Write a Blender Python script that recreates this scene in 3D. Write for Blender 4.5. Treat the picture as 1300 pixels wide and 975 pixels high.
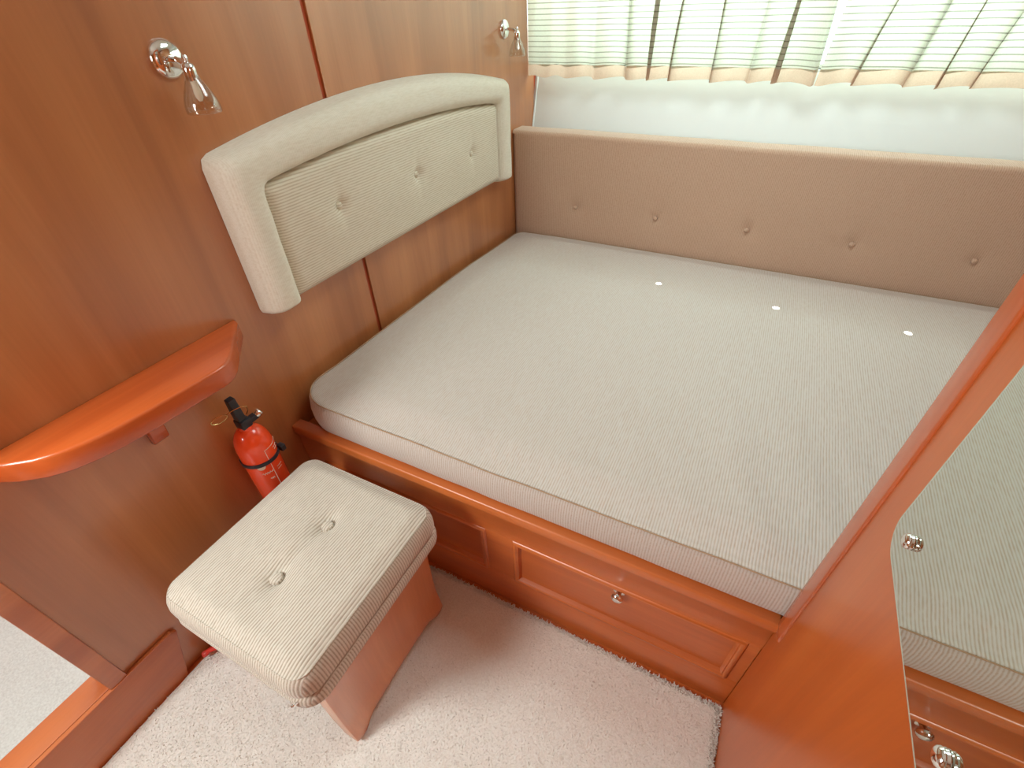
import bpy, bmesh, math, random
from mathutils import Vector, Matrix, noise

random.seed(7)
S = bpy.context.scene
for o in list(bpy.data.objects):
    bpy.data.objects.remove(o, do_unlink=True)
C = S.collection

# ------------------------------------------------------------------ camera
F_PX = 602.1
cam_d = bpy.data.cameras.new('camera'); cam = bpy.data.objects.new('camera', cam_d); C.objects.link(cam)
cam_d.sensor_width = 36.0; cam_d.lens = F_PX * 36.0 / 1300.0; cam_d.clip_start = 0.01
PITCH, ROLL, YAW = 0.89206, -0.03718, 0.49304
cam.matrix_world = (Matrix.Translation((0.97856, -0.55588, 1.27673)) @ Matrix.Rotation(YAW, 4, 'Z')
                    @ Matrix.Rotation(PITCH, 4, 'X') @ Matrix.Rotation(ROLL, 4, 'Z'))
S.camera = cam

# ------------------------------------------------------------------ world, lights, exposure
w = bpy.data.worlds.new('sky'); S.world = w; w.use_nodes = True
bg = w.node_tree.nodes['Background']; bg.inputs[0].default_value = (0.80, 0.97, 1.0, 1); bg.inputs[1].default_value = 2.5

def area(name, loc, aim, sx, sy, power, col):
    d = bpy.data.lights.new(name, 'AREA'); d.shape = 'RECTANGLE'; d.size = sx; d.size_y = sy
    d.energy = power; d.color = col
    o = bpy.data.objects.new(name, d); C.objects.link(o); o.location = loc
    o.rotation_euler = (Vector(aim) - Vector(loc)).to_track_quat('-Z', 'Y').to_euler()
    return o
# daylight coming in by the doorway on the landing
area('doorway_daylight', (-0.03, -1.16, 1.30), (0.72, 0.0, 0.42), 0.34, 0.50, 13.5, (0.92, 1.0, 0.99))
# sky seen by the hull window behind the curtains
area('window_daylight', (1.0, 1.72, 1.36), (1.0, 1.45, 1.0), 1.95, 0.58, 21, (0.76, 0.97, 1.0))
# added overhead light for the mattress, through an unseen deck hatch
area('added_hatch_light', (0.95, 0.72, 2.02), (0.95, 0.72, 0.0), 0.62, 0.62, 7.2, (0.93, 0.96, 1.0))
# added spots standing in for thin sunbeams: three small flecks on the mattress
for tx, ty in ((.733, .988), (1.104, .974), (1.449, .965)):
    d = bpy.data.lights.new('fleck_spot', 'SPOT'); d.energy = 420; d.spot_size = math.radians(1.0); d.spot_blend = .5; d.shadow_soft_size = .001
    o = bpy.data.objects.new('fleck_spot', d); C.objects.link(o); o.location = (tx+.14, 1.45, 1.66)
    o.rotation_euler = (Vector((tx, ty, .485)) - o.location).to_track_quat('-Z', 'Y').to_euler()

S.view_settings.view_transform = 'Standard'; S.view_settings.look = 'None'
S.view_settings.exposure = 0.52; S.view_settings.gamma = 1.0; S.view_settings.use_curve_mapping = False

# ------------------------------------------------------------------ helpers
def link(name, me, mat=None, parent=None, origin=None, smooth=True, angle=38):
    """me holds world coordinates; shift them to the parent's / own origin."""
    o = bpy.data.objects.new(name, me); C.objects.link(o)
    shift = Vector((0, 0, 0))
    if parent is not None:
        shift = WORLD[parent.name]; o.parent = parent; WORLD[o.name] = shift.copy()
    elif origin is not None:
        shift = Vector(origin); o.location = shift; WORLD[o.name] = shift.copy()
    else:
        WORLD[o.name] = shift
    if shift.length > 0: me.transform(Matrix.Translation(-shift))
    if mat: me.materials.append(mat)
    if smooth:
        for p in me.polygons: p.use_smooth = True
        me.set_sharp_from_angle(angle=math.radians(angle))
    return o
WORLD = {}

def thing(name, label, cat, loc, group=None):
    o = bpy.data.objects.new(name, None); C.objects.link(o); o.location = loc
    o.empty_display_size = 0.05
    o['label'] = label; o['category'] = cat
    if group: o['group'] = group
    WORLD[o.name] = Vector(loc)
    return o
def tag(o, label, cat, group=None):
    o['label'] = label; o['category'] = cat
    if group: o['group'] = group
    return o
def structure(o):
    o['kind'] = 'structure'; return o

def pydata(name, verts, faces):
    me = bpy.data.meshes.new(name); me.from_pydata([tuple(v) for v in verts], [], faces); me.update()
    bm = bmesh.new(); bm.from_mesh(me); bmesh.ops.recalc_face_normals(bm, faces=bm.faces[:]); bm.to_mesh(me); bm.free()
    return me
def bm_mesh(name, bm):
    bmesh.ops.recalc_face_normals(bm, faces=bm.faces[:])
    me = bpy.data.meshes.new(name); bm.to_mesh(me); bm.free(); return me
def box(lo, hi, bev=0.0, seg=2):
    bm = bmesh.new(); bmesh.ops.create_cube(bm, size=1)
    for v in bm.verts:
        v.co = Vector([(lo[i] + hi[i]) / 2 + v.co[i] * (hi[i] - lo[i]) for i in range(3)])
    if bev: bmesh.ops.bevel(bm, geom=bm.edges[:], offset=bev, segments=seg, affect='EDGES', profile=0.5)
    return bm_mesh('box', bm)
def prism(poly, axis, a, b, bev=0.0, seg=3):
    """poly 2-D in the two other axes (order x,y / x,z / y,z), extruded along axis from a to b"""
    bm = bmesh.new()
    def P(u, t):
        if axis == 2: return (u[0], u[1], t)
        if axis == 1: return (u[0], t, u[1])
        return (t, u[0], u[1])
    A = [bm.verts.new(P(u, a)) for u in poly]; B = [bm.verts.new(P(u, b)) for u in poly]
    n = len(poly)
    bm.faces.new(A); bm.faces.new(B[::-1])
    for i in range(n): bm.faces.new((A[i], A[(i+1) % n], B[(i+1) % n], B[i]))
    bmesh.ops.recalc_face_normals(bm, faces=bm.faces[:])
    if bev:
        es = [e for e in bm.edges if abs((e.verts[0].co - e.verts[1].co)[axis]) < 1e-6]
        bmesh.ops.bevel(bm, geom=es, offset=bev, segments=seg, affect='EDGES', profile=0.5)
    return bm_mesh('prism', bm)
def lathe(profile, org, axis=(0, 0, 1), n=32, closed=False):
    """profile [(r, h)] turned round axis through org"""
    ax = Vector(axis).normalized(); q = Vector((0, 0, 1)).rotation_difference(ax); org = Vector(org)
    V, Fc = [], []
    for r, h in profile:
        for k in range(n):
            t = 2 * math.pi * k / n
            V.append(org + q @ Vector((r * math.cos(t), r * math.sin(t), h)))
    m = len(profile)
    for i in range(m - 1 + (1 if closed else 0)):
        j = (i + 1) % m
        for k in range(n):
            Fc.append((i*n + k, i*n + (k+1) % n, j*n + (k+1) % n, j*n + k))
    me = pydata('lathe', V, Fc)
    bm = bmesh.new(); bm.from_mesh(me)
    bmesh.ops.remove_doubles(bm, verts=bm.verts[:], dist=1e-6)
    bmesh.ops.recalc_face_normals(bm, faces=bm.faces[:]); bm.to_mesh(me); bm.free()
    return me
def tube(path, r, n=8, closed=False, caps=True):
    path = [Vector(p) for p in path]; m = len(path); V, Fc = [], []
    up = None
    for i, p in enumerate(path):
        if closed: d = path[(i+1) % m] - path[i-1]
        else: d = path[min(i+1, m-1)] - path[max(i-1, 0)]
        d.normalize()
        if up is None:
            up = Vector((0, 0, 1)) if abs(d.z) < .9 else Vector((1, 0, 0))
        s = d.cross(up)
        if s.length < 1e-6: s = d.cross(Vector((0, 1, 0)))
        s.normalize(); u2 = s.cross(d).normalized(); up = u2
        for k in range(n):
            t = 2 * math.pi * k / n
            V.append(p + r * (math.cos(t) * s + math.sin(t) * u2))
    for i in range(m if closed else m - 1):
        j = (i + 1) % m
        for k in range(n): Fc.append((i*n + k, i*n + (k+1) % n, j*n + (k+1) % n, j*n + k))
    if caps and not closed:
        Fc.append(tuple(range(n))); Fc.append(tuple((m-1)*n + k for k in range(n)))
    return pydata('tube', V, Fc)
def rrect(x0, y0, x1, y1, r, n=8, dens=None):
    """rounded rectangle outline, counter-clockwise; r a number or 4 radii for (x0y0, x1y0, x1y1, x0y1)"""
    if not isinstance(r, (tuple, list)): r = (r,)*4
    pts = []
    cs = [((x0 + r[0], y0 + r[0]), r[0], math.pi), ((x1 - r[1], y0 + r[1]), r[1], 1.5*math.pi),
          ((x1 - r[2], y1 - r[2]), r[2], 0), ((x0 + r[3], y1 - r[3]), r[3], .5*math.pi)]
    for c, rr, a in cs:
        for k in range(n + 1):
            t = a + .5*math.pi*k/n
            pts.append((c[0] + rr*math.cos(t), c[1] + rr*math.sin(t)))
    if dens:
        out = []
        for i, p in enumerate(pts):
            q = pts[(i+1) % len(pts)]; L = math.hypot(q[0]-p[0], q[1]-p[1]); k = max(1, int(L/dens))
            for j in range(k): out.append((p[0] + (q[0]-p[0])*j/k, p[1] + (q[1]-p[1])*j/k))
        pts = out
    return pts
def inset_poly(poly, d):
    n = len(poly); out = []
    for i in range(n):
        a, b, c = Vector(poly[i-1]), Vector(poly[i]), Vector(poly[(i+1) % n])
        t = ((b-a).normalized() + (c-b).normalized()).normalized()
        out.append((b.x - t.y*d, b.y + t.x*d))
    return out
def cushion(outline, prof, ztop, rings=40, disp=None, bottom=True):
    """outline CCW; prof [(inset, z)] from bottom to seam; then the top filled by shrinking rings; ztop(x, y, s)"""
    n = len(outline); V, Fc = [], []; rows = []
    for ins, z in prof:
        pl = inset_poly(outline, ins)
        rows.append([(x, y, z) for x, y in pl])
    last = [(x, y) for x, y, z in rows[-1]]; zl = prof[-1][1]
    cx = sum(p[0] for p in last)/n; cy = sum(p[1] for p in last)/n
    xs = [p[0] for p in last]; ys = [p[1] for p in last]
    hx, hy = (max(xs)-min(xs))/2, (max(ys)-min(ys))/2
    cx, cy = (max(xs)+min(xs))/2, (max(ys)+min(ys))/2
    m = min(hx, hy)
    for k in range(1, rings+1):
        t = k / rings
        s = 1 - t
        rows.append([None]*n)
        for i, (x, y) in enumerate(last):
            X, Y = cx + (x-cx)*s, cy + (y-cy)*s
            rows[-1][i] = (X, Y, ztop(X, Y, min(1.0, (1-s)*m), zl))
    for r in rows: V += r
    for i in range(len(rows)-1):
        for k in range(n):
            Fc.append((i*n+k, i*n+(k+1) % n, (i+1)*n+(k+1) % n, (i+1)*n+k))
    if bottom: Fc.append(tuple(range(n))[::-1])
    if disp: V = [disp(Vector(v)) for v in V]
    me = pydata('cushion', V, Fc)
    bm = bmesh.new(); bm.from_mesh(me); bmesh.ops.remove_doubles(bm, verts=bm.verts[:], dist=1e-6)
    bmesh.ops.recalc_face_normals(bm, faces=bm.faces[:]); bm.to_mesh(me); bm.free()
    return me
def smoothstep(a, b, x):
    t = max(0, min(1, (x-a)/(b-a))); return t*t*(3-2*t)
def nz(x, y, z=0): return noise.noise(Vector((x, y, z)))

# ------------------------------------------------------------------ materials
def srgb(r, g, b):
    f = lambda c: (c/255)/12.92 if c/255 <= .04045 else ((c/255+.055)/1.055)**2.4
    return (f(r), f(g), f(b), 1)
def newmat(name):
    m = bpy.data.materials.new(name); m.use_nodes = True
    nt = m.node_tree; return m, nt, nt.nodes['Principled BSDF']
def N(nt, t, **kw):
    n = nt.nodes.new(t)
    for k, v in kw.items(): setattr(n, k, v)
    return n
def plain(name, col, rough=.5, metal=0.0, coat=0.0, noise_amt=0.0, nscale=60):
    m, nt, b = newmat(name)
    b.inputs['Base Color'].default_value = col; b.inputs['Roughness'].default_value = rough
    b.inputs['Metallic'].default_value = metal; b.inputs['Coat Weight'].default_value = coat
    tc = N(nt, 'ShaderNodeTexCoord'); no = N(nt, 'ShaderNodeTexNoise'); no.inputs['Scale'].default_value = nscale
    nt.links.new(tc.outputs['Object'], no.inputs['Vector'])
    mr = N(nt, 'ShaderNodeMapRange'); mr.inputs['To Min'].default_value = max(0, rough-.06-noise_amt); mr.inputs['To Max'].default_value = rough+.06+noise_amt
    nt.links.new(no.outputs['Fac'], mr.inputs['Value']); nt.links.new(mr.outputs[0], b.inputs['Roughness'])
    return m
def wood(name, dark, mid, light, axis=2, rough=.36, coat=.9, scale=1.0):
    m, nt, b = newmat(name); L = nt.links.new
    tc = N(nt, 'ShaderNodeTexCoord'); mp = N(nt, 'ShaderNodeMapping')
    sc = [9*scale]*3; sc[axis] = .9*scale; mp.inputs['Scale'].default_value = sc
    L(tc.outputs['Object'], mp.inputs['Vector'])
    n1 = N(nt, 'ShaderNodeTexNoise'); n1.inputs['Scale'].default_value = 1.0; n1.inputs['Detail'].default_value = 3; n1.inputs['Distortion'].default_value = .5
    L(mp.outputs[0], n1.inputs['Vector'])
    mp2 = N(nt, 'ShaderNodeMapping'); sc2 = [170*scale]*3; sc2[axis] = 7*scale; mp2.inputs['Scale'].default_value = sc2
    L(tc.outputs['Object'], mp2.inputs['Vector'])
    n2 = N(nt, 'ShaderNodeTexNoise'); n2.inputs['Scale'].default_value = 1.0; n2.inputs['Detail'].default_value = 4
    L(mp2.outputs[0], n2.inputs['Vector'])
    r1 = N(nt, 'ShaderNodeValToRGB'); e = r1.color_ramp.elements
    e[0].position = .28; e[0].color = dark; e[1].position = .74; e[1].color = light
    k = e.new(.5); k.color = mid
    L(n1.outputs['Fac'], r1.inputs['Fac'])
    r2 = N(nt, 'ShaderNodeMapRange'); r2.inputs['From Min'].default_value = .3; r2.inputs['From Max'].default_value = .7
    r2.inputs['To Min'].default_value = .96; r2.inputs['To Max'].default_value = 1.03
    L(n2.outputs['Fac'], r2.inputs['Value'])
    mx = N(nt, 'ShaderNodeVectorMath', operation='SCALE'); L(r1.outputs[0], mx.inputs[0]); L(r2.outputs[0], mx.inputs['Scale'])
    L(mx.outputs[0], b.inputs['Base Color'])
    b.inputs['Roughness'].default_value = rough; b.inputs['Coat Weight'].default_value = coat; b.inputs['Coat Roughness'].default_value = .25; b.inputs['Coat IOR'].default_value = 1.65
    bp = N(nt, 'ShaderNodeBump'); bp.inputs['Strength'].default_value = .05; bp.inputs['Distance'].default_value = .002
    L(n2.outputs['Fac'], bp.inputs['Height']); L(bp.outputs[0], b.inputs['Normal'])
    return m
def ribbed(name, light, dark, axis=0, period=.0055, amt=1.0, bump=.5, weave_axis=1, sides=False):
    """striped upholstery: fine ribs along one direction with a loose weave"""
    m, nt, b = newmat(name); L = nt.links.new
    tc = N(nt, 'ShaderNodeTexCoord'); sp = N(nt, 'ShaderNodeSeparateXYZ'); L(tc.outputs['Object'], sp.inputs[0])
    wob = N(nt, 'ShaderNodeTexNoise'); wob.inputs['Scale'].default_value = 14
    L(tc.outputs['Object'], wob.inputs['Vector'])
    ad = N(nt, 'ShaderNodeMath', operation='MULTIPLY_ADD'); L(wob.outputs['Fac'], ad.inputs[0]); ad.inputs[1].default_value = .0012
    if sides:      # the cover's side panels are cut so the ribs stand upright there
        ge = N(nt, 'ShaderNodeNewGeometry'); sn_ = N(nt, 'ShaderNodeSeparateXYZ'); L(ge.outputs['Normal'], sn_.inputs[0])
        ab = N(nt, 'ShaderNodeMath', operation='ABSOLUTE'); L(sn_.outputs[0], ab.inputs[0])
        gt = N(nt, 'ShaderNodeMath', operation='GREATER_THAN'); L(ab.outputs[0], gt.inputs[0]); gt.inputs[1].default_value = .72
        mxx = N(nt, 'ShaderNodeMix'); mxx.data_type = 'FLOAT'
        L(gt.outputs[0], mxx.inputs[0]); L(sp.outputs[0], mxx.inputs[2]); L(sp.outputs[1], mxx.inputs[3]); L(mxx.outputs[0], ad.inputs[2])
    else:
        L(sp.outputs[axis], ad.inputs[2])
    ml = N(nt, 'ShaderNodeMath', operation='MULTIPLY'); L(ad.outputs[0], ml.inputs[0]); ml.inputs[1].default_value = 2*math.pi/period
    sn = N(nt, 'ShaderNodeMath', operation='SINE'); L(ml.outputs[0], sn.inputs[0])
    mp = N(nt, 'ShaderNodeMapping'); sc = [260]*3; sc[weave_axis] = 45; mp.inputs['Scale'].default_value = sc
    L(tc.outputs['Object'], mp.inputs['Vector'])
    n2 = N(nt, 'ShaderNodeTexNoise'); n2.inputs['Scale'].default_value = 1; n2.inputs['Detail'].default_value = 2; L(mp.outputs[0], n2.inputs['Vector'])
    fac = N(nt, 'ShaderNodeMath', operation='MULTIPLY_ADD'); L(sn.outputs[0], fac.inputs[0]); fac.inputs[1].default_value = .38*amt; fac.inputs[2].default_value = .12
    f2 = N(nt, 'ShaderNodeMath', operation='MULTIPLY_ADD'); L(n2.outputs['Fac'], f2.inputs[0]); f2.inputs[1].default_value = .75; L(fac.outputs[0], f2.inputs[2])
    r = N(nt, 'ShaderNodeValToRGB'); e = r.color_ramp.elements
    e[0].position = .12; e[0].color = dark; e[1].position = .62; e[1].color = light
    L(f2.outputs[0], r.inputs['Fac']); L(r.outputs[0], b.inputs['Base Color'])
    b.inputs['Roughness'].default_value = .85; b.inputs['Sheen Weight'].default_value = .25; b.inputs['Sheen Roughness'].default_value = .5
    b.inputs['Specular IOR Level'].default_value = .2
    bp = N(nt, 'ShaderNodeBump'); bp.inputs['Strength'].default_value = bump; bp.inputs['Distance'].default_value = .0015
    L(f2.outputs[0], bp.inputs['Height']); L(bp.outputs[0], b.inputs['Normal'])
    return m
def chrome(name, col=(.86, .87, .86, 1), rough=.07):
    return plain(name, col, rough, metal=1.0)

W_WALL = wood('cherry veneer', srgb(164, 98, 54), srgb(186, 116, 66), srgb(202, 132, 80))
W_PART = wood('cherry veneer partition', srgb(170, 78, 24), srgb(192, 93, 31), srgb(206, 109, 45), coat=.3)
W_BEDX = wood('cherry boards', srgb(182, 90, 38), srgb(204, 109, 49), srgb(216, 124, 61), axis=0, rough=.40, coat=.35)
W_SHELF = wood('cherry shelf board', srgb(178, 76, 30), srgb(198, 90, 38), srgb(212, 106, 50), axis=1, rough=.26, coat=.5)
W_TRIM = wood('cherry trim', srgb(176, 80, 38), srgb(196, 94, 46), srgb(210, 110, 58), rough=.26, coat=.5)
W_TRIMY = wood('cherry sill', srgb(176, 90, 46), srgb(198, 112, 62), srgb(214, 132, 80), axis=1, rough=.3, coat=.4)
W_STOOL = wood('pale cherry', srgb(200, 118, 70), srgb(216, 140, 92), srgb(226, 156, 110))
W_GROOVE = wood('groove strip', srgb(150, 60, 26), srgb(176, 72, 34), srgb(186, 82, 40), rough=.5, coat=0)
FAB = ribbed('ribbed beige upholstery', srgb(206, 198, 190), srgb(186, 167, 150), amt=.8, bump=.25)
FAB_STOOL = ribbed('ribbed stool upholstery', srgb(212, 202, 188), srgb(172, 157, 138), period=.0058, bump=.4, sides=True)
FAB_HB = ribbed('ribbed headboard upholstery', srgb(230, 222, 204), srgb(200, 186, 160), axis=2, period=.0062, weave_axis=1, bump=.25)
FAB_PLAIN = ribbed('plain cream upholstery', srgb(236, 230, 214), srgb(218, 208, 186), axis=1, amt=.25, period=.004, bump=.25)
FAB_BACK = ribbed('bounce-tinted ribbed upholstery', srgb(204, 172, 148), srgb(178, 142, 116), amt=.6, bump=.25)  # same beige fabric, warm bounce light and shade put into its colour
PIPING = plain('piping cord', srgb(178, 146, 116), .85)
CHROME = chrome('chrome')
WHITE = plain('white gelcoat', srgb(232, 236, 232), .35)
WHITEC = plain('white vinyl ceiling', srgb(226, 224, 216), .6)
RED = plain('red enamel', srgb(252, 80, 36), .22, coat=.6)
BLACK = plain('black plastic', srgb(42, 44, 50), .45)
BRASS = plain('brass wire', srgb(214, 190, 130), .25, metal=1.0)
PRINT = plain('white print', srgb(238, 214, 190), .5)
REDD = plain('dark red print', srgb(196, 36, 20), .35)

def glass(name, tint=(1, 1, 1, 1), mix=.12, rough=.02):
    m = bpy.data.materials.new(name); m.use_nodes = True; nt = m.node_tree; nt.nodes.clear(); L = nt.links.new
    out = N(nt, 'ShaderNodeOutputMaterial'); tr = N(nt, 'ShaderNodeBsdfTransparent'); gl = N(nt, 'ShaderNodeBsdfGlossy')
    tr.inputs[0].default_value = tint; gl.inputs['Roughness'].default_value = rough
    lw = N(nt, 'ShaderNodeLayerWeight'); lw.inputs['Blend'].default_value = .35
    mr = N(nt, 'ShaderNodeMapRange'); mr.inputs['To Min'].default_value = mix*.5; mr.inputs['To Max'].default_value = mix*5
    mr.clamp = True
    L(lw.outputs['Facing'], mr.inputs['Value'])
    ms = N(nt, 'ShaderNodeMixShader'); L(mr.outputs[0], ms.inputs[0]); L(tr.outputs[0], ms.inputs[1]); L(gl.outputs[0], ms.inputs[2])
    L(ms.outputs[0], out.inputs[0]); return m
GLASS = glass('window glass', (.95, 1, .99, 1), .08)
SHADE = glass('clear glass shade', (.95, .93, .90, 1), .08)
def mirror_mat():
    m, nt, b = newmat('mirror silver')
    b.inputs['Base Color'].default_value = (.66, .69, .63, 1); b.inputs['Metallic'].default_value = 1; b.inputs['Roughness'].default_value = .012
    return m
MIRROR = mirror_mat()
def curtain_mat(name, base, line, transp, stripes=True):
    m = bpy.data.materials.new(name); m.use_nodes = True; nt = m.node_tree; nt.nodes.clear(); L = nt.links.new
    out = N(nt, 'ShaderNodeOutputMaterial'); df = N(nt, 'ShaderNodeBsdfDiffuse'); tl = N(nt, 'ShaderNodeBsdfTranslucent'); tr = N(nt, 'ShaderNodeBsdfTransparent')
    tc = N(nt, 'ShaderNodeTexCoord'); sp = N(nt, 'ShaderNodeSeparateXYZ'); L(tc.outputs['Object'], sp.inputs[0])
    ml = N(nt, 'ShaderNodeMath', operation='MULTIPLY'); L(sp.outputs[2], ml.inputs[0]); ml.inputs[1].default_value = 1/.0165
    fr = N(nt, 'ShaderNodeMath', operation='FRACT'); L(ml.outputs[0], fr.inputs[0])
    r = N(nt, 'ShaderNodeValToRGB'); e = r.color_ramp.elements
    e[0].position = .0; e[0].color = base; e[1].position = 1; e[1].color = base
    if stripes:
        for p, c in ((.70, base), (.78, line), (.90, line), (.97, base)):
            k = e.new(p); k.color = c
    L(fr.outputs[0], r.inputs['Fac'])
    no = N(nt, 'ShaderNodeTexNoise'); no.inputs['Scale'].default_value = 260; L(tc.outputs['Object'], no.inputs['Vector'])
    mr = N(nt, 'ShaderNodeMapRange'); mr.inputs['To Min'].default_value = .85; mr.inputs['To Max'].default_value = 1.1; L(no.outputs['Fac'], mr.inputs['Value'])
    sc = N(nt, 'ShaderNodeVectorMath', operation='SCALE'); L(r.outputs[0], sc.inputs[0]); L(mr.outputs[0], sc.inputs['Scale'])
    L(sc.outputs[0], df.inputs[0]); L(sc.outputs[0], tl.inputs[0])
    m1 = N(nt, 'ShaderNodeMixShader'); m1.inputs[0].default_value = .5; L(df.outputs[0], m1.inputs[1]); L(tl.outputs[0], m1.inputs[2])
    m2 = N(nt, 'ShaderNodeMixShader'); m2.inputs[0].default_value = transp; L(m1.outputs[0], m2.inputs[1]); L(tr.outputs[0], m2.inputs[2])
    L(m2.outputs[0], out.inputs[0]); return m
CURT = curtain_mat('sheer striped curtain cloth', srgb(194, 188, 168), srgb(140, 134, 116), .015)
CURT_HEM = curtain_mat('doubled curtain hem', srgb(206, 176, 152), srgb(190, 160, 136), .0, stripes=False)
def carpet_mat(name, a, b_):
    m, nt, b = newmat(name); L = nt.links.new
    tc = N(nt, 'ShaderNodeTexCoord'); n1 = N(nt, 'ShaderNodeTexNoise'); n1.inputs['Scale'].default_value = 220; n1.inputs['Detail'].default_value = 3
    n2 = N(nt, 'ShaderNodeTexNoise'); n2.inputs['Scale'].default_value = 7
    L(tc.outputs['Object'], n1.inputs['Vector']); L(tc.outputs['Object'], n2.inputs['Vector'])
    ad = N(nt, 'ShaderNodeMath', operation='MULTIPLY_ADD'); L(n2.outputs['Fac'], ad.inputs[0]); ad.inputs[1].default_value = .4; L(n1.outputs['Fac'], ad.inputs[2])
    r = N(nt, 'ShaderNodeValToRGB'); e = r.color_ramp.elements; e[0].position = .45; e[0].color = a; e[1].position = .85; e[1].color = b_
    L(ad.outputs[0], r.inputs['Fac']); L(r.outputs[0], b.inputs['Base Color'])
    b.inputs['Roughness'].default_value = .95; b.inputs['Specular IOR Level'].default_value = .1; b.inputs['Sheen Weight'].default_value = .3
    bp = N(nt, 'ShaderNodeBump'); bp.inputs['Strength'].default_value = .5; bp.inputs['Distance'].default_value = .004
    L(n1.outputs['Fac'], bp.inputs['Height']); L(bp.outputs[0], b.inputs['Normal']); return m
CARPET = carpet_mat('cream carpet pile', srgb(228, 220, 210), srgb(238, 233, 225))
LANDING = carpet_mat('pale landing carpet', srgb(176, 170, 164), srgb(192, 188, 182))

# ------------------------------------------------------------------ the cabin
XP = 1.207          # face of the partition with the mirror
YB = 1.343          # face of the long back cushion
YW = 1.55           # white hull lining
XE = 1.98           # far end of the berth
H = 1.95            # headroom
YF = -1.75

structure(link('floor', box((-.06, YF, -.05), (XE+.05, YW+.1, -.012)), W_BEDX, smooth=False))
HX0, HX1, HY0, HY1 = .64, 1.26, .41, 1.03
for lo, hi in (((-1.2, YF-.05), (XE+.05, HY0)), ((-1.2, HY1), (XE+.05, YW+.5)), ((-1.2, HY0), (HX0, HY1)), ((HX1, HY0), (XE+.05, HY1))):
    structure(link('ceiling', box((lo[0], lo[1], H), (hi[0], hi[1], H+.04)), WHITEC, smooth=False))
hatch = structure(link('added_hatch', box((HX0, HY0, H+.022), (HX1, HY1, H+.028)), GLASS, smooth=False))  # unseen hatch, added to account for the light on the mattress
for a, b in (((HX0-.03, HY0-.03), (HX1+.03, HY0+.004)), ((HX0-.03, HY1-.004), (HX1+.03, HY1+.03)), ((HX0-.03, HY0+.004), (HX0+.004, HY1-.004)), ((HX1-.004, HY0+.004), (HX1+.03, HY1-.004))):
    link('added_hatch_frame', box((a[0], a[1], H-.012), (b[0], b[1], H-.0005), .003), WHITE, hatch)
# left wall: backing with two veneer panels and the dark-red joint strip between them
wl = structure(link('wall_left', box((-.045, -.60, -.012), (-.006, YW+.5, H)), W_GROOVE, smooth=False))
link('wall_panel', box((-.007, -.597, -.012), (0, .386, H), .0012, 1), W_WALL, wl)
link('wall_panel', box((-.007, .399, -.012), (0, YW+.006, H), .0012, 1), W_WALL, wl)
wl2 = structure(link('wall_left', box((-.045, YF, .0), (0, -1.42, H)), W_WALL, smooth=False))
structure(link('wall_left', box((-.045, -1.42, 1.82), (0, -.60, H)), W_WALL, smooth=False))
# doorway post, riser board and threshold
structure(link('trim_1', box((-.05, -.622, .146), (.009, -.588, 1.82), .0025), W_TRIMY))
structure(link('trim_2', prism([(-.522, -.012), (-1.42, -.012), (-1.42, .148), (-.488, .148), (-.478, .139)], 0, .0, .011, .002), W_TRIMY))
structure(link('trim_3', box((-.064, -1.42, .118), (-.0005, -.60, .148), .002), W_TRIMY))
structure(link('floor_landing', box((-1.2, YF, .08), (-.0645, -.30, .142)), LANDING, smooth=False))
structure(link('wall_landing', box((-1.24, YF-.05, .08), (-1.2, .0, H)), WHITEC, smooth=False))
structure(link('wall_front', box((-1.2, YF-.05, -.012), (XE+.05, YF, H)), W_WALL, smooth=False))
structure(link('wall_end', box((XE, YF, -.012), (XE+.04, YW+.5, H)), W_WALL, smooth=False))
# partition with its rounded edge strip
pw = structure(link('wall_right', box((XP, -1.30, -.012), (XP+.032, -.0003, H), .0006, 1), W_PART))
link('edge_strip', prism(rrect(XP-.0035, -.038, XP+.036, .0, .0034, 4), 2, .3985, H), W_TRIM, pw)
# hull side: white lining that leans outwards to the window
wb = structure(link('wall_back', prism([(YW-.055, .50), (YW-.02, .83), (YW+.048, 1.068), (YW+.075, 1.072), (YW+.20, 1.072), (YW+.20, .50)], 0, -.006, XE), WHITE, smooth=False))
wbt = structure(link('wall_back', box((-.006, YW+.04, 1.66), (XE, YW+.46, H)), WHITE, smooth=False))
link('white_edge_bead', tube([(.004, YW-.026, .80), (.004, YW-.017, .835), (.004, YW+.046, 1.064)], .0042, 8), WHITE, wb)
win = structure(link('window_1', box((0, YW+.062, 1.072), (XE, YW+.066, 1.665)), GLASS, smooth=False))
for a, b in (((0, YW+.054, 1.072), (XE, YW+.078, 1.086)), ((0, YW+.054, 1.635), (XE, YW+.078, 1.665)),
             ((0, YW+.054, 1.086), (.03, YW+.078, 1.635)), ((XE-.03, YW+.054, 1.086), (XE, YW+.078, 1.635)),
             ((.98, YW+.054, 1.086), (1.02, YW+.078, 1.635))):
    link('window_frame', box(a, b, .003), WHITE, win)

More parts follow.
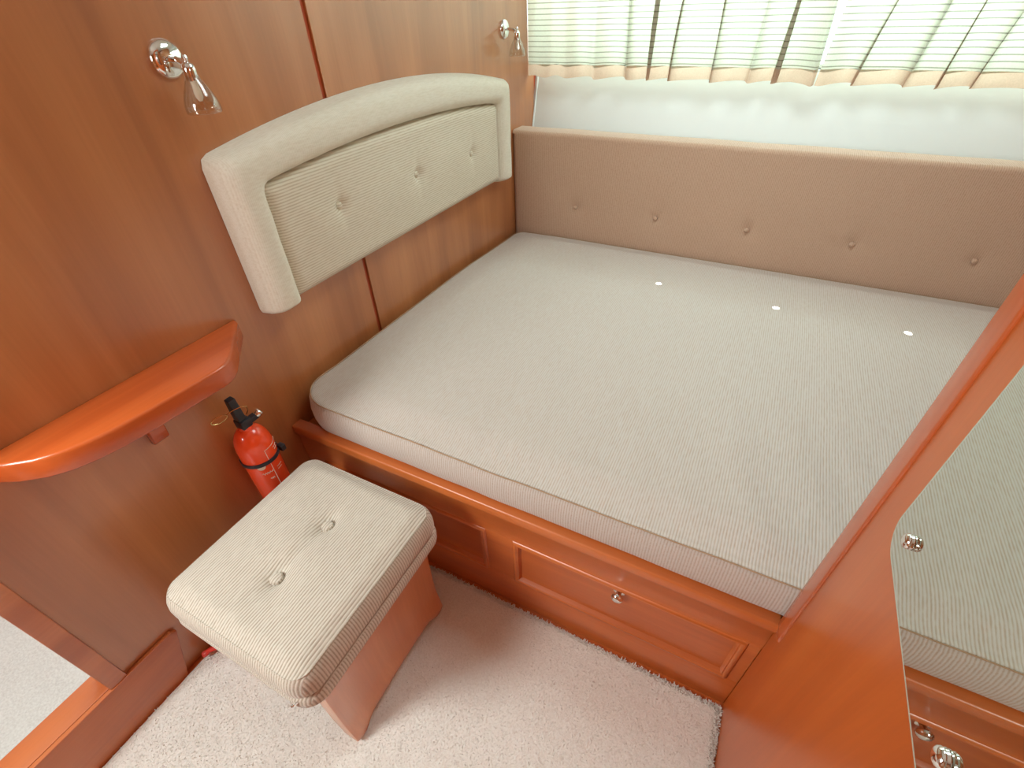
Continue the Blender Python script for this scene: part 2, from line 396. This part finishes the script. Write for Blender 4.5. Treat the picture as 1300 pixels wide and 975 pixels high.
# ------------------------------------------------------------------ bed base with drawers
bed = thing('berth_base', 'cherry wood berth base with panelled drawer fronts under the mattress', 'bed base', (0.98, .65, -.012))
link('carcass', box((.003, .022, -.012), (XE-.005, YB+.10, .372), .002), W_BEDX, bed)
link('top_rail', prism([(-.0, .288), (.022, .288), (.022, .398), (-.004, .398), (-.0072, .3965), (-.0085, .393), (-.0085, .374), (-.0065, .368), (0, .362)], 0, .002, XP-.0002, 0), W_BEDX, bed, angle=50)
link('bottom_rail', box((.002, 0, -.012), (XP, .022, .112), .0015), W_BEDX, bed)
for x0, x1 in ((.002, .075), (.592, .666), (1.184, XP)):
    link('stile', box((x0, 0, .112), (x1, .022, .288), .0008, 1), W_BEDX, bed)
def bead(x0, z0, x1, z1):
    prof = [(0, .0005), (.003, -.0045), (.008, -.0050), (.011, -.0015), (.014, -.0025), (.0185, .006), (.0195, .010)]
    V, Fc = [], []
    for ins, y in prof:
        for x, z in ((x0+ins, z0+ins), (x1-ins, z0+ins), (x1-ins, z1-ins), (x0+ins, z1-ins)): V.append((x, y, z))
    for i in range(len(prof)-1):
        for k in range(4): Fc.append((i*4+k, i*4+(k+1) % 4, (i+1)*4+(k+1) % 4, (i+1)*4+k))
    return pydata('bead', V, Fc)
for x0, x1 in ((.075, .592), (.666, 1.184)):
    d = link('drawer', box((x0+.004, .0065, .116), (x1-.004, .021, .284), .001, 1), W_BEDX, bed)
    link('moulding', bead(x0, .112, x1, .288), W_BEDX, d, angle=60)
    kx = (x0+x1)/2
    link('knob', lathe([(0, -.004), (.012, -.004), (.0125, 0), (.006, .003), (.0055, .007), (.0065, .010), (.0125, .0115), (.0142, .0145), (.0132, .0185), (.009, .0225), (.004, .0242), (0, .0245)], (kx, .0065, .256), (0, -1, 0), 28), CHROME, d)

# ------------------------------------------------------------------ mattress
MX0, MX1, MY0, MY1 = .022, XE-.03, .008, YB-.006
def mtop(x, y, d, zl):
    z = zl + .016*smoothstep(0, .09, d) + .006*smoothstep(.1, .5, d)
    # soft pulls in the cover, running in from the front edge
    k = math.exp(-((y-.22)/.26)**2)
    z += .0035*k*nz(x*16 + y*5, y*2.2, 3)*smoothstep(.0, .06, d)
    z += .004*nz(x*3.2, y*3.2, 9)*smoothstep(.02, .2, d)
    return z
def mdisp(v):
    hi = smoothstep(.42, .485, v.z)
    v.z -= hi*(.022*smoothstep(.75, 1.34, v.y) + .004*smoothstep(.25, .0, v.x)*smoothstep(.2, .8, v.y))   # dips towards the back
    if v.y < .25:
        edge = smoothstep(.20, .03, v.y)
        v.y += .0025*nz(v.x*9, v.z*4, 1)*edge
        v.z += hi*edge*(.004*nz(v.x*4.0, 0, 5) + .007*smoothstep(.22, .0, v.x))
    return v
mo = rrect(MX0, MY0, MX1, MY1, (.105, .06, .05, .05), 10, .018)
mprof = [(.016, .399), (.006, .401), (.0, .409), (-.004, .43), (-.004, .455), (.0, .478), (.006, .488), (.012, .4905)]
mat_o = thing('mattress', 'wide beige ribbed mattress filling the berth', 'mattress', (.98, .65, .399))
mm = link('cover', cushion(mo, mprof, mtop, 75, mdisp), FAB, mat_o, angle=70)
pp = [mdisp(Vector((x, y, .4895))) for x, y in inset_poly(mo, .0065)]
link('piping', tube([p + Vector((0, 0, .0012)) for p in pp], .0015, 6, closed=True), PIPING, mm, angle=180)

# ------------------------------------------------------------------ long back cushion
bc = thing('back_cushion', 'long beige back cushion in a bounce-tinted cover with a row of covered buttons under the window', 'cushion', (.98, YB+.05, .40))
BTN = [(.288+.334*i, .598) for i in range(5)]
def back_cushion():
    prof = []
    # cross-section (y, z) going round
    y0, y1, z0, z1 = YB, YB+.105, .376, .872
    r = .016
    cs = [(y1, z0), (y1, z1-r)] + [(y1-r+r*math.cos(t), z1-r+r*math.sin(t)) for t in [math.pi/2*k/5 for k in range(1, 6)]]
    cs += [(y0+r-r*math.sin(t), z1-r+r*math.cos(t)) for t in [math.pi/2*k/6 for k in range(0, 7)]]
    nzs = 44
    cs += [(y0, z1-r + (z0-(z1-r))*k/nzs) for k in range(1, nzs+1)]
    xs = [.003 + (XE-.008-.003)*k/330 for k in range(331)]
    V, Fc = [], []; n = len(cs)
    for i, x in enumerate(xs):
        e = min(x-.003, XE-.008-x); ez = .010*(1-smoothstep(0, .012, e))
        for (y, z) in cs:
            if y <= YB+1e-6:
                dd = 0
                for bx, bz in BTN:
                    rr = math.hypot((x-bx), (z-bz)); dd += .006*math.exp(-(rr/.022)**2) + .003*math.exp(-(rr/.07)**2)
                y += dd + ez + .0015*nz(x*5, z*6, 2)
            V.append((x, y, z + (.0015*nz(x*6, 0, 4) if z > .84 else 0)))
    for i in range(len(xs)-1):
        for k in range(n): Fc.append((i*n+k, (i+1)*n+k, (i+1)*n+(k+1) % n, i*n+(k+1) % n))
    Fc.append(tuple(range(n))); Fc.append(tuple((len(xs)-1)*n+k for k in range(n)))
    return pydata('back', V, Fc)
bco = link('cover', back_cushion(), FAB_BACK, bc, angle=60)
for bx, bz in BTN:
    link('button', lathe([(.0085, -.002), (.0085, .002), (.0065, .005), (.003, .0062), (0, .0065)], (bx, YB+.004, bz), (0, -1, 0), 18), FAB_BACK, bc)

# ------------------------------------------------------------------ headboard
hb = thing('headboard', 'cream arched upholstered headboard mounted on the wood wall', 'headboard', (0, .635, .735))
HC, HO, HI = .636, .600, .512
def oarch(y): return 1.062 + .060*(1-((y-HC)/HO)**2)
def iarch(y): return .992 + .028*(1-((y-HC)/HI)**2)
def hb_frame():
    out, inn = [], []
    zb = .738
    nl, na = 16, 60
    for k in range(nl):
        t = k/nl; out.append((HC-HO, zb+(oarch(HC-HO)-zb)*t)); inn.append((HC-HI, zb+(iarch(HC-HI)-zb)*t))
    for k in range(na+1):
        t = k/na; y = HC-HO+2*HO*t; out.append((y, oarch(y))); y = HC-HI+2*HI*t; inn.append((y, iarch(y)))
    for k in range(1, nl+1):
        t = 1-k/nl; out.append((HC+HO, zb+(oarch(HC+HO)-zb)*t)); inn.append((HC+HI, zb+(iarch(HC+HI)-zb)*t))
    for lst, it in ((out, 1), (inn, 2)):
        for _ in range(it):
            c = lst[:]
            for i in range(1, len(lst)-1):
                lst[i] = tuple((c[i-1][j]+2*c[i][j]+c[i+1][j])/4 for j in (0, 1))
    # rounded feet of the two legs
    rows = list(zip(out, inn)); D = .066
    full = []
    def foot(o, i, s):
        r = []
        for k in (1, 2, 3, 4, 5):
            a = math.pi/2*k/5; dz = .016*math.sin(a); sc = max(.02, math.cos(a)**.7)
            mid = ((o[0]+i[0])/2, (o[1]+i[1])/2)
            r.append(((o[0]+(mid[0]-o[0])*.16*(1-math.cos(a)), o[1]-dz), (i[0]+(mid[0]-i[0])*.16*(1-math.cos(a)), i[1]-dz), D*sc))
        return r
    pre = foot(*rows[0], -1)[::-1]; post = foot(*rows[-1], 1)
    full = pre + [(o, i, D) for o, i in rows] + post
    V, Fc = [], []; m = 19
    for o, i, d in full:
        for k in range(m):
            t = k/(m-1); u = abs(2*t-1)
            x = d*(max(0, 1-u**3.0))**(1/2.4)
            tt = .5 + (t-.5)*(1 if u < .999 else 1)
            y = o[0]+(i[0]-o[0])*tt; z = o[1]+(i[1]-o[1])*tt
            if 0 < k < m-1: x = max(x, .001); x += .0014*nz(y*30, z*30, 1)
            V.append((max(x, .001), y, z))
    L = len(full)
    for r in range(L-1):
        for k in range(m-1): Fc.append((r*m+k, (r+1)*m+k, (r+1)*m+k+1, r*m+k+1))
        Fc.append((r*m+m-1, (r+1)*m+m-1, (r+1)*m, r*m))
    Fc.append(tuple(range(m))); Fc.append(tuple((L-1)*m+k for k in range(m)))
    return pydata('hbframe', V, Fc)
link('padded_frame', hb_frame(), FAB_PLAIN, hb, angle=75)
HB_BTN = [(.316, .892), (.640, .884), (.956, .872)]
def hb_panel():
    V, Fc = [], []; ny, nzn = 130, 44
    for j in range(nzn+1):
        for i in range(ny+1):
            y = HC-HI-.006 + (2*HI+.012)*i/ny
            zt = iarch(max(HC-HI, min(HC+HI, y)))+.004; zb = .730
            z = zb + (zt-zb)*j/nzn
            e = min(y-(HC-HI-.006), (HC+HI+.006)-y, zt-z, z-zb)
            x = .018 + .030*(1-(1-min(1, e/.03))**2)**.5 + .006*smoothstep(.03, .14, e)
            for by, bz in HB_BTN:
                rr = math.hypot(y-by, (z-bz)); x -= .013*math.exp(-(rr/.016)**2) + .006*math.exp(-(rr/.05)**2)
                # little creases running up and down from each button
                x -= .003*math.exp(-((y-by)/.008)**2 - ((z-bz)/.05)**2)
            V.append((x, y, z))
    n = ny+1
    for j in range(nzn):
        for i in range(ny): Fc.append((j*n+i, j*n+i+1, (j+1)*n+i+1, (j+1)*n+i))
    per = [i for i in range(n)] + [(j)*n+ny for j in range(1, nzn+1)] + [nzn*n+i for i in range(ny-1, -1, -1)] + [j*n for j in range(nzn-1, 0, -1)]
    b0 = len(V)
    for i in per: V.append((.001, V[i][1], V[i][2]))
    for k in range(len(per)):
        q = (k+1) % len(per); Fc.append((per[k], per[q], b0+q, b0+k))
    Fc.append(tuple(range(b0, b0+len(per))))
    return pydata('hbpanel', V, Fc)
link('ribbed_panel', hb_panel(), FAB_HB, hb, angle=75)
for by, bz in HB_BTN:
    link('button', lathe([(.0095, -.002), (.0095, .002), (.007, .0055), (.003, .007), (0, .0073)], (.0365, by, bz), (1, 0, 0), 20), FAB_HB, hb)

# ------------------------------------------------------------------ wall lamps
def wall_lamp(y, z, label):
    t = thing('wall_lamp', label, 'lamp', (0, y, z), 'chrome reading lamps on the wood wall')
    o = Vector((0, y, z))
    base = link('base_plate', lathe([(0, .0), (.029, .0), (.0295, .003), (.0285, .007), (.024, .0115), (.014, .0145), (0, .0155)], o, (1, 0, 0), 40), CHROME, t)
    link('arm', tube([o+Vector((.012, 0, 0)), o+Vector((.03, 0, -.001)), o+Vector((.042, .0, -.004)), o+Vector((.050, .0, -.009))], .0052, 12), CHROME, t)
    s = o + Vector((.053, .0, -.014))
    link('knuckle', lathe([(0, .011), (.005, .0105), (.009, .007), (.0105, .001), (.0105, -.004), (.0095, -.016), (.0085, -.017), (0, -.017)], s, (0, 0, 1), 24), CHROME, t)
    link('finial', lathe([(0, .021), (.004, .020), (.0055, .016), (.004, .012), (.003, .009), (0, .009)], s, (0, 0, 1), 16), CHROME, t)
    # clear glass bell
    pr = [(.0105, -.008), (.0118, -.013), (.0160, -.021), (.0215, -.032), (.0260, -.043), (.0285, -.052), (.0292, -.059), (.0285, -.064)]
    pr2 = [(r-.0013, h) for r, h in pr][::-1]
    link('glass_shade', lathe(pr + [(.0280, -.0648)] + pr2, s, (0, 0, 1), 36), SHADE, t, angle=80)
    link('bulb', lathe([(0, -.016), (.0058, -.017), (.0058, -.028), (.0068, -.034), (.006, -.042), (.003, -.047), (0, -.048)], s, (0, 0, 1), 18), plain('bulb glass', srgb(236, 226, 208), .15), t)
    return t
wall_lamp(.052, 1.217, 'chrome wall lamp with glass bell shade left of the headboard')
wall_lamp(1.300, 1.201, 'small chrome wall lamp with glass shade beside the curtain')

# ------------------------------------------------------------------ shelf
sh = thing('wall_shelf', 'thick glossy cherry shelf with rounded corners fixed to the wall', 'shelf', (0, -.27, .703))
def arc(c, r, a0, a1, n): return [(c[0]+r*math.cos(math.radians(a0+(a1-a0)*k/n)), c[1]+r*math.sin(math.radians(a0+(a1-a0)*k/n))) for k in range(n+1)]
sp = [(.0005, -.028), (.018, -.036), (.118, -.130)] + [(.130, -.146), (.136, -.160), (.1375, -.176)] + \
     [(.134, -.23), (.129, -.30), (.122, -.36), (.112, -.398), (.098, -.430), (.078, -.457), (.045, -.483), (.0005, -.507)]
link('board', prism(sp, 2, .703, .746, .006, 3), W_SHELF, sh, angle=60)
link('bracket', prism([(.0005, .703), (.026, .703), (.026, .628), (.021, .606), (.012, .597), (.0005, .595)], 1, -.295, -.265, .002), W_SHELF, sh)

# ------------------------------------------------------------------ fire extinguisher
FX, FY = .052, -.140
fe = thing('fire_extinguisher', 'small red fire extinguisher with black valve strapped to the wall', 'fire extinguisher', (FX, FY, .26))
R0 = .042
body = link('cylinder', lathe([(0, .262), (.034, .262), (.0385, .265), (R0, .272), (R0, .468), (.0415, .480), (.0395, .492), (.0355, .505), (.0295, .516), (.022, .524), (.015, .528), (.014, .536), (0, .536)], (FX, FY, 0), (0, 0, 1), 48), RED, fe, angle=50)
def on_cyl(a, z, dr=.0006): return (FX+(R0+dr)*math.cos(a), FY+(R0+dr)*math.sin(a), z)
def cyl_patch(pts):   # closed polygon (angle, z) laid on the cylinder, fan of thin strips
    V = [on_cyl(a, z) for a, z in pts]; return pydata('patch', V, [tuple(range(len(pts)))])
def cyl_line(pts, wd=.0009):
    P = []
    for (a0, z0), (a1, z1) in zip(pts[:-1], pts[1:]):
        k = max(1, int(abs(a1-a0)/.12))
        P += [on_cyl(a0+(a1-a0)*i/k, z0+(z1-z0)*i/k, .0002) for i in range(k)]
    P.append(on_cyl(*pts[-1], .0002))
    return tube(P, wd, 5)
A = math.radians
link('label_outline', cyl_line([(A(62), .474), (A(-8), .474), (A(-8), .30)], .0007), PRINT, body)
# round white emblem half hidden by the strap
cp = [(A(-38)+A(13)*math.cos(t), .432+.0095*math.sin(t)) for t in [2*math.pi*k/20 for k in range(20)]]
link('round_emblem', cyl_patch(cp), PRINT, body)
# script lettering on the front, small lines of print on the right-hand panel
random.seed(3)
scr = [(A(-44+k*2.0), .408+.0035*math.sin(k*1.7)*(1 if k < 14 else .5)) for k in range(18)]
link('script_lettering', cyl_line(scr, .0007), PRINT, body)
scr = [(A(-28+k*1.6), .388+.0028*math.sin(k*2.1)) for k in range(9)]
link('script_lettering', cyl_line(scr, .0007), PRINT, body)
for r, (z, a0, a1) in enumerate(((.463, 24, 50), (.456, 26, 46), (.41, 6, 30), (.402, 6, 26))):
    link('print_line', cyl_line([(A(a0+k*1.5), z+.0011*math.sin(k*2.6+r)) for k in range(int((a1-a0)/1.5))], .0006), PRINT, body)
# black strap with its clasp
strap = link('strap', lathe([(R0+.0004, .434), (R0+.0028, .434), (R0+.0028, .4435), (R0+.0004, .4435)], (FX, FY, 0), (0, 0, 1), 48, closed=True), BLACK, fe, angle=30)
cl = link('clasp', box((FX+.022, FY+.034, .431), (FX+.040, FY+.047, .449), .003), BLACK, fe)
link('clasp_screw', lathe([(0, 0), (.005, 0), (.0045, .003), (0, .004)], (FX+.033, FY+.046, .441), (.5, .8, .2), 14), CHROME, cl)
link('wall_bracket', box((.0005, FY-.020, .30), (.011, FY+.020, .46), .002), BLACK, fe)
# valve: block, upright lever, ring pin and gauge
link('valve_block', box((FX-.014, FY-.013, .532), (FX+.015, FY+.014, .556), .004), BLACK, fe)
link('lever', prism([(FX-.012, .55), (FX+.010, .55), (FX+.007, .575), (FX+.003, .612), (FX-.011, .614), (FX-.013, .58)], 1, FY-.010, FY+.008, .0025), BLACK, fe)
link('nozzle_arm', box((FX-.004, FY+.010, .535), (FX+.012, FY+.034, .549), .003), BLACK, fe)
link('gauge', lathe([(0, -.004), (.009, -.004), (.0098, 0), (.0098, .006), (.0075, .009), (.004, .010), (0, .0102)], (FX+.006, FY+.036, .545), (.3, .8, .5), 24), CHROME, fe)
ring = [(FX-.004+.010*math.cos(t)*.4, FY-.040+.0165*math.cos(t), .584+.008*math.sin(t)) for t in [2*math.pi*k/24 for k in range(24)]]
pin = link('safety_pin', tube([(FX-.002, FY-.024, .586), (FX+.008, FY-.008, .592), (FX+.014, FY+.008, .592), (FX+.014, FY+.017, .584), (FX+.008, FY+.019, .570), (FX+.004, FY+.014, .560)], .0011, 6), BRASS, fe)
link('pull_ring', tube(ring, .0011, 6, closed=True), BRASS, pin)

# ------------------------------------------------------------------ stool
st = thing('stool', 'square upholstered stool with two buttons and wooden slab legs', 'stool', (.332, -.272, 0))
SX0, SX1, SY0, SY1 = .138, .517, -.474, -.070
SB = [(.333, -.212), (.329, -.346)]
def stop(x, y, d, zl):
    z = zl + .012*smoothstep(0, .03, d)**.7 + .010*smoothstep(.02, .17, d)
    for bx, by in SB:
        r = math.hypot(x-bx, y-by); z -= .008*math.exp(-(r/.020)**2) + .010*math.exp(-(r/.06)**2)
    # trough between and beside the buttons
    z -= .006*math.exp(-((x-.331)/.016)**2)*smoothstep(-.40, -.34, y)*smoothstep(-.16, -.21, y)
    return z
so = rrect(SX0, SY0, SX1, SY1, .040, 10, .012)
sprof = [(.006, .352), (.0, .3545), (-.004, .364), (-.004, .380), (-.0015, .394), (.003, .404), (.0085, .411)]
seat = link('seat_cushion', cushion(so, sprof, stop, 45), FAB_STOOL, st, angle=75)
link('piping', tube([(x, y, .4105) for x, y in inset_poly(so, .0075)], .0011, 6, closed=True), FAB_STOOL, seat)
band = link('seat_base', cushion(so, [(.008, .310), (.0, .312), (-.0045, .320), (-.0055, .334), (-.0035, .346), (.004, .3515), (.02, .3518)], lambda x, y, d, zl: zl, 4), FAB_STOOL, st, angle=60)
for bx, by in SB:
    link('button', lathe([(.0125, -.005), (.0128, .0), (.0110, .003), (.006, .0045), (0, .005)], (bx, by, .4155), (0, 0, 1), 24), FAB_STOOL, st)
link('zip_pull', tube([(.492, -.474, .345), (.487, -.481, .338), (.483, -.483, .331), (.479, -.482, .333)], .0022, 6), CHROME, st)
def slab(sgn):
    """bent side board: S-shaped section, two rounded feet, shallow arch between them"""
    xc = .332 + sgn*.134
    V, Fc = [], []; nzr, ny = 16, 24
    y0, y1 = -.442, -.102
    for side in (0, 1):
        for j in range(nzr+1):
            t = j/nzr
            for i in range(ny+1):
                u = i/ny; y = y0+(y1-y0)*u
                ft = min(1, min(u, 1-u)/.16)
                zb = .0 + .020*smoothstep(.55, 1.0, ft)
                # rounded foot ends
                zb += .010*(1-smoothstep(0, .16, min(1, min(u, 1-u)/.16)))
                z = zb + (.318-zb)*t
                flare = .012*(1-smoothstep(0, .30, z/.32)) + .006*smoothstep(.6, 1, z/.32) - .006*math.sin(math.pi*u)
                x = xc + sgn*flare + (sgn*(.021 if side == 0 else -.021))
                V.append((x, y, z))
    n = ny+1; off = (nzr+1)*n
    for j in range(nzr):
        for i in range(ny):
            a = j*n+i; Fc.append((a, a+1, a+n+1, a+n)); Fc.append((off+a, off+a+n, off+a+n+1, off+a+1))
    for i in range(ny):
        Fc.append((i, off+i, off+i+1, i+1)); a = nzr*n+i; Fc.append((a, a+1, off+a+1, off+a))
    for j in range(nzr):
        a = j*n; Fc.append((a, a+n, off+a+n, off+a)); a = j*n+ny; Fc.append((a, off+a, off+a+n, a+n))
    me = pydata('slab', V, Fc)
    bm = bmesh.new(); bm.from_mesh(me)
    es = [e for e in bm.edges if len(e.link_faces) == 2 and e.calc_face_angle() > 1.0]
    bmesh.ops.bevel(bm, geom=es, offset=.0035, segments=2, affect='EDGES', profile=.5)
    bmesh.ops.recalc_face_normals(bm, faces=bm.faces[:]); bm.to_mesh(me); bm.free()
    return me
for sgn in (1, -1): link('slab_leg', slab(sgn), W_STOOL, st, angle=28)
link('stretcher', box((.218, -.29, .262), (.446, -.255, .312), .004), W_STOOL, st)

# ------------------------------------------------------------------ carpet
CX0, CX1, CY0, CY1 = .016, XP-.006, -1.30, -.014
def height(x, y): return -.0062 + .0014*nz(x*45, y*45, 0) + .0010*nz(x*130, y*130, 5)
cp = thing('carpet', 'cream fitted carpet with fluffy pile on the cabin floor', 'carpet', (.6, -.6, -.012))
def carpet_mesh():
    V, Fc = [], []; nx, ny = 200, 220
    for j in range(ny+1):
        for i in range(nx+1):
            x = CX0+(CX1-CX0)*i/nx; y = CY0+(CY1-CY0)*j/ny
            V.append((x, y, height(x, y)))
    n = nx+1
    for j in range(ny):
        for i in range(nx): Fc.append((j*n+i, j*n+i+1, (j+1)*n+i+1, (j+1)*n+i))
    per = [i for i in range(n)] + [j*n+nx for j in range(1, ny+1)] + [ny*n+i for i in range(nx-1, -1, -1)] + [j*n for j in range(ny-1, 0, -1)]
    b0 = len(V)
    for i in per: V.append((V[i][0], V[i][1], -.0118))
    for k in range(len(per)):
        q = (k+1) % len(per); Fc.append((per[k], per[q], b0+q, b0+k))
    return pydata('carpet', V, Fc)
link('backing', carpet_mesh(), CARPET, cp, angle=180)
def pile():
    V, Fc = [], []; rnd = random.Random(11)
    def blade(x, y, z, h, lean):
        a = rnd.uniform(0, 6.283); wd = rnd.uniform(.0009, .0018); l = rnd.uniform(0, lean); b = rnd.uniform(0, 6.283)
        k = len(V); dx, dy = wd*math.cos(a), wd*math.sin(a); tx, ty = x+l*math.cos(b), y+l*math.sin(b)
        V.extend(((x-dx, y-dy, z), (x+dx, y+dy, z), (tx+dx*.6, ty+dy*.6, z+h), (tx-dx*.6, ty-dy*.6, z+h)))
        Fc.append((k, k+1, k+2, k+3))
    for _ in range(90000):
        x = rnd.uniform(CX0+.002, CX1); y = rnd.uniform(-.80, CY1)
        blade(x, y, height(x, y)-.002, rnd.uniform(.0018, .0042), .009)
    for _ in range(3500):      # fluffy cut edges along the berth and the partition
        x = rnd.uniform(CX0, CX1); blade(x, CY1-rnd.uniform(-.002, .008), -.007, rnd.uniform(.002, .005), .007)
    for _ in range(3500):
        y = rnd.uniform(-.85, CY1); blade(CX1-rnd.uniform(-.002, .008), y, -.007, rnd.uniform(.002, .005), .009)
    me = bpy.data.meshes.new('pile'); me.from_pydata(V, [], Fc); me.update(); return me
po = link('pile', pile(), CARPET, cp, smooth=False); po['kind'] = 'stuff'

# ------------------------------------------------------------------ red loop on the floor beside the stool
rl = [(.022, -.474, .012), (.030, -.462, .018), (.045, -.448, .022), (.070, -.432, .022), (.10, -.42, .018), (.13, -.405, .012), (.15, -.38, .008)]
ro = thing('red_hose', 'short red hose end on the carpet, half hidden by the stool', 'hose', (.02, -.47, 0))
link('tube_body', tube(rl, .0065, 10), plain('red rubber', srgb(226, 62, 48), .4), ro)
link('end_cap', lathe([(0, -.003), (.0075, -.003), (.008, 0), (.008, .006), (.0068, .008), (0, .008)], (.022, -.474, .012), (.55, .8, .3), 14), plain('red cap', srgb(214, 70, 60), .4), ro)

# ------------------------------------------------------------------ mirror on the partition
mi = thing('wall_mirror', 'frameless mirror with rounded corner screwed to the partition', 'mirror', (XP, -.25, .80))
def mirror_glass(x0, x1, mat_name): return prism(rrect(-.50, .80, -.096, 1.80, .034, 10), 0, x0, x1, 0)
link('glass_body', mirror_glass(XP-.0045, XP-.0006, ''), plain('glass edge', srgb(176, 186, 170), .12, coat=.5), mi, smooth=False)
link('silvering', prism(rrect(-.4965, .8032, -.0992, 1.7968, .0308, 10), 0, XP-.0050, XP-.0046), MIRROR, mi, smooth=False)
for y, z in ((-.141, .845), (-.336, .845), (-.141, 1.755), (-.455, 1.755)):
    link('screw_cap', lathe([(.0078, 0), (.0082, .001), (.0076, .003), (.008, .004), (.0072, .006), (.005, .0075), (.0025, .0082), (0, .0084)], (XP-.0051, y, z), (-1, 0, 0), 24), CHROME, mi)

# ------------------------------------------------------------------ curtains
def curtain_sheet(x0, x1, z0, z1, kind, nx=420, nzr=60):
    V, Fc = [], []
    for j in range(nzr+1):
        t = j/nzr
        for i in range(nx+1):
            x = x0+(x1-x0)*i/nx
            yy, zb, dx = fold(x, z0+(z1-z0)*t, kind)
            z = z0 + zb*(1-t) + (z1-z0)*t
            xs = max(.0015, min(XE-.003, x + dx))
            V.append((xs, yy, z))
    n = nx+1
    for j in range(nzr):
        for i in range(nx): Fc.append((j*n+i, j*n+i+1, (j+1)*n+i+1, (j+1)*n+i))
    me = bpy.data.meshes.new('curtain'); me.from_pydata(V, [], Fc); me.update(); return me
def fold(x, z, kind):
    sh = .16 if kind == 1 else .05
    p = x - sh*(z-1.04) + .045*nz(x*6, (z-1.04)*1.2, 2)
    k = smoothstep(.06, .34, x)
    ph = 2*math.pi*p/.108 + .8*math.sin(2*math.pi*p/.47)
    y = YW-.052 + (.002 + .015*k)*math.cos(ph) + .005*math.sin(2*math.pi*p/.067 + .7)*k + .003*nz(x*9, z*3, 7)
    dx = k*.0195*(1 + .7*nz(x*8, 3 + (z-1.04)*2.0, 3))*math.sin(ph)*(1 if .08 < x < 1.9 else 0)
    zb = .004*math.sin(ph) - .004*nz(x*12, 0, 3)
    if kind == 0 and x > .955:          # turned-back leading edge
        k = (x-.955)/.075; y -= .022*math.sin(math.pi*min(1, k)); zb -= .008*math.sin(math.pi*min(1, k))
    if kind == 1: y += .004
    return y, zb, dx
tr = tag(link('curtain_track', prism([(YW-.055, 1.69), (YW-.015, 1.69), (YW-.015, 1.72), (YW-.055, 1.72)], 0, .0, XE), WHITE, smooth=False, origin=(.98, YW-.03, 1.69)), 'white curtain track above the window', 'curtain track')
cg = 'striped curtains over the hull window'
c1 = thing('curtain', 'sheer striped curtain hanging beside the wall lamp', 'curtain', (.5, YW-.04, 1.04), cg)
link('cloth', curtain_sheet(.001, 1.030, 1.077, 1.69, 0), CURT, c1, angle=180)
link('hem', curtain_sheet(.001, 1.030, 1.040, 1.080, 0, nzr=6), CURT_HEM, c1, angle=180)
c2 = thing('curtain', 'sheer striped curtain on the side away from the wall lamp', 'curtain', (1.5, YW-.04, 1.04), cg)
link('cloth', curtain_sheet(1.036, XE-.004, 1.077, 1.69, 1), CURT, c2, angle=180)
link('hem', curtain_sheet(1.036, XE-.004, 1.040, 1.080, 1, nzr=6), CURT_HEM, c2, angle=180)
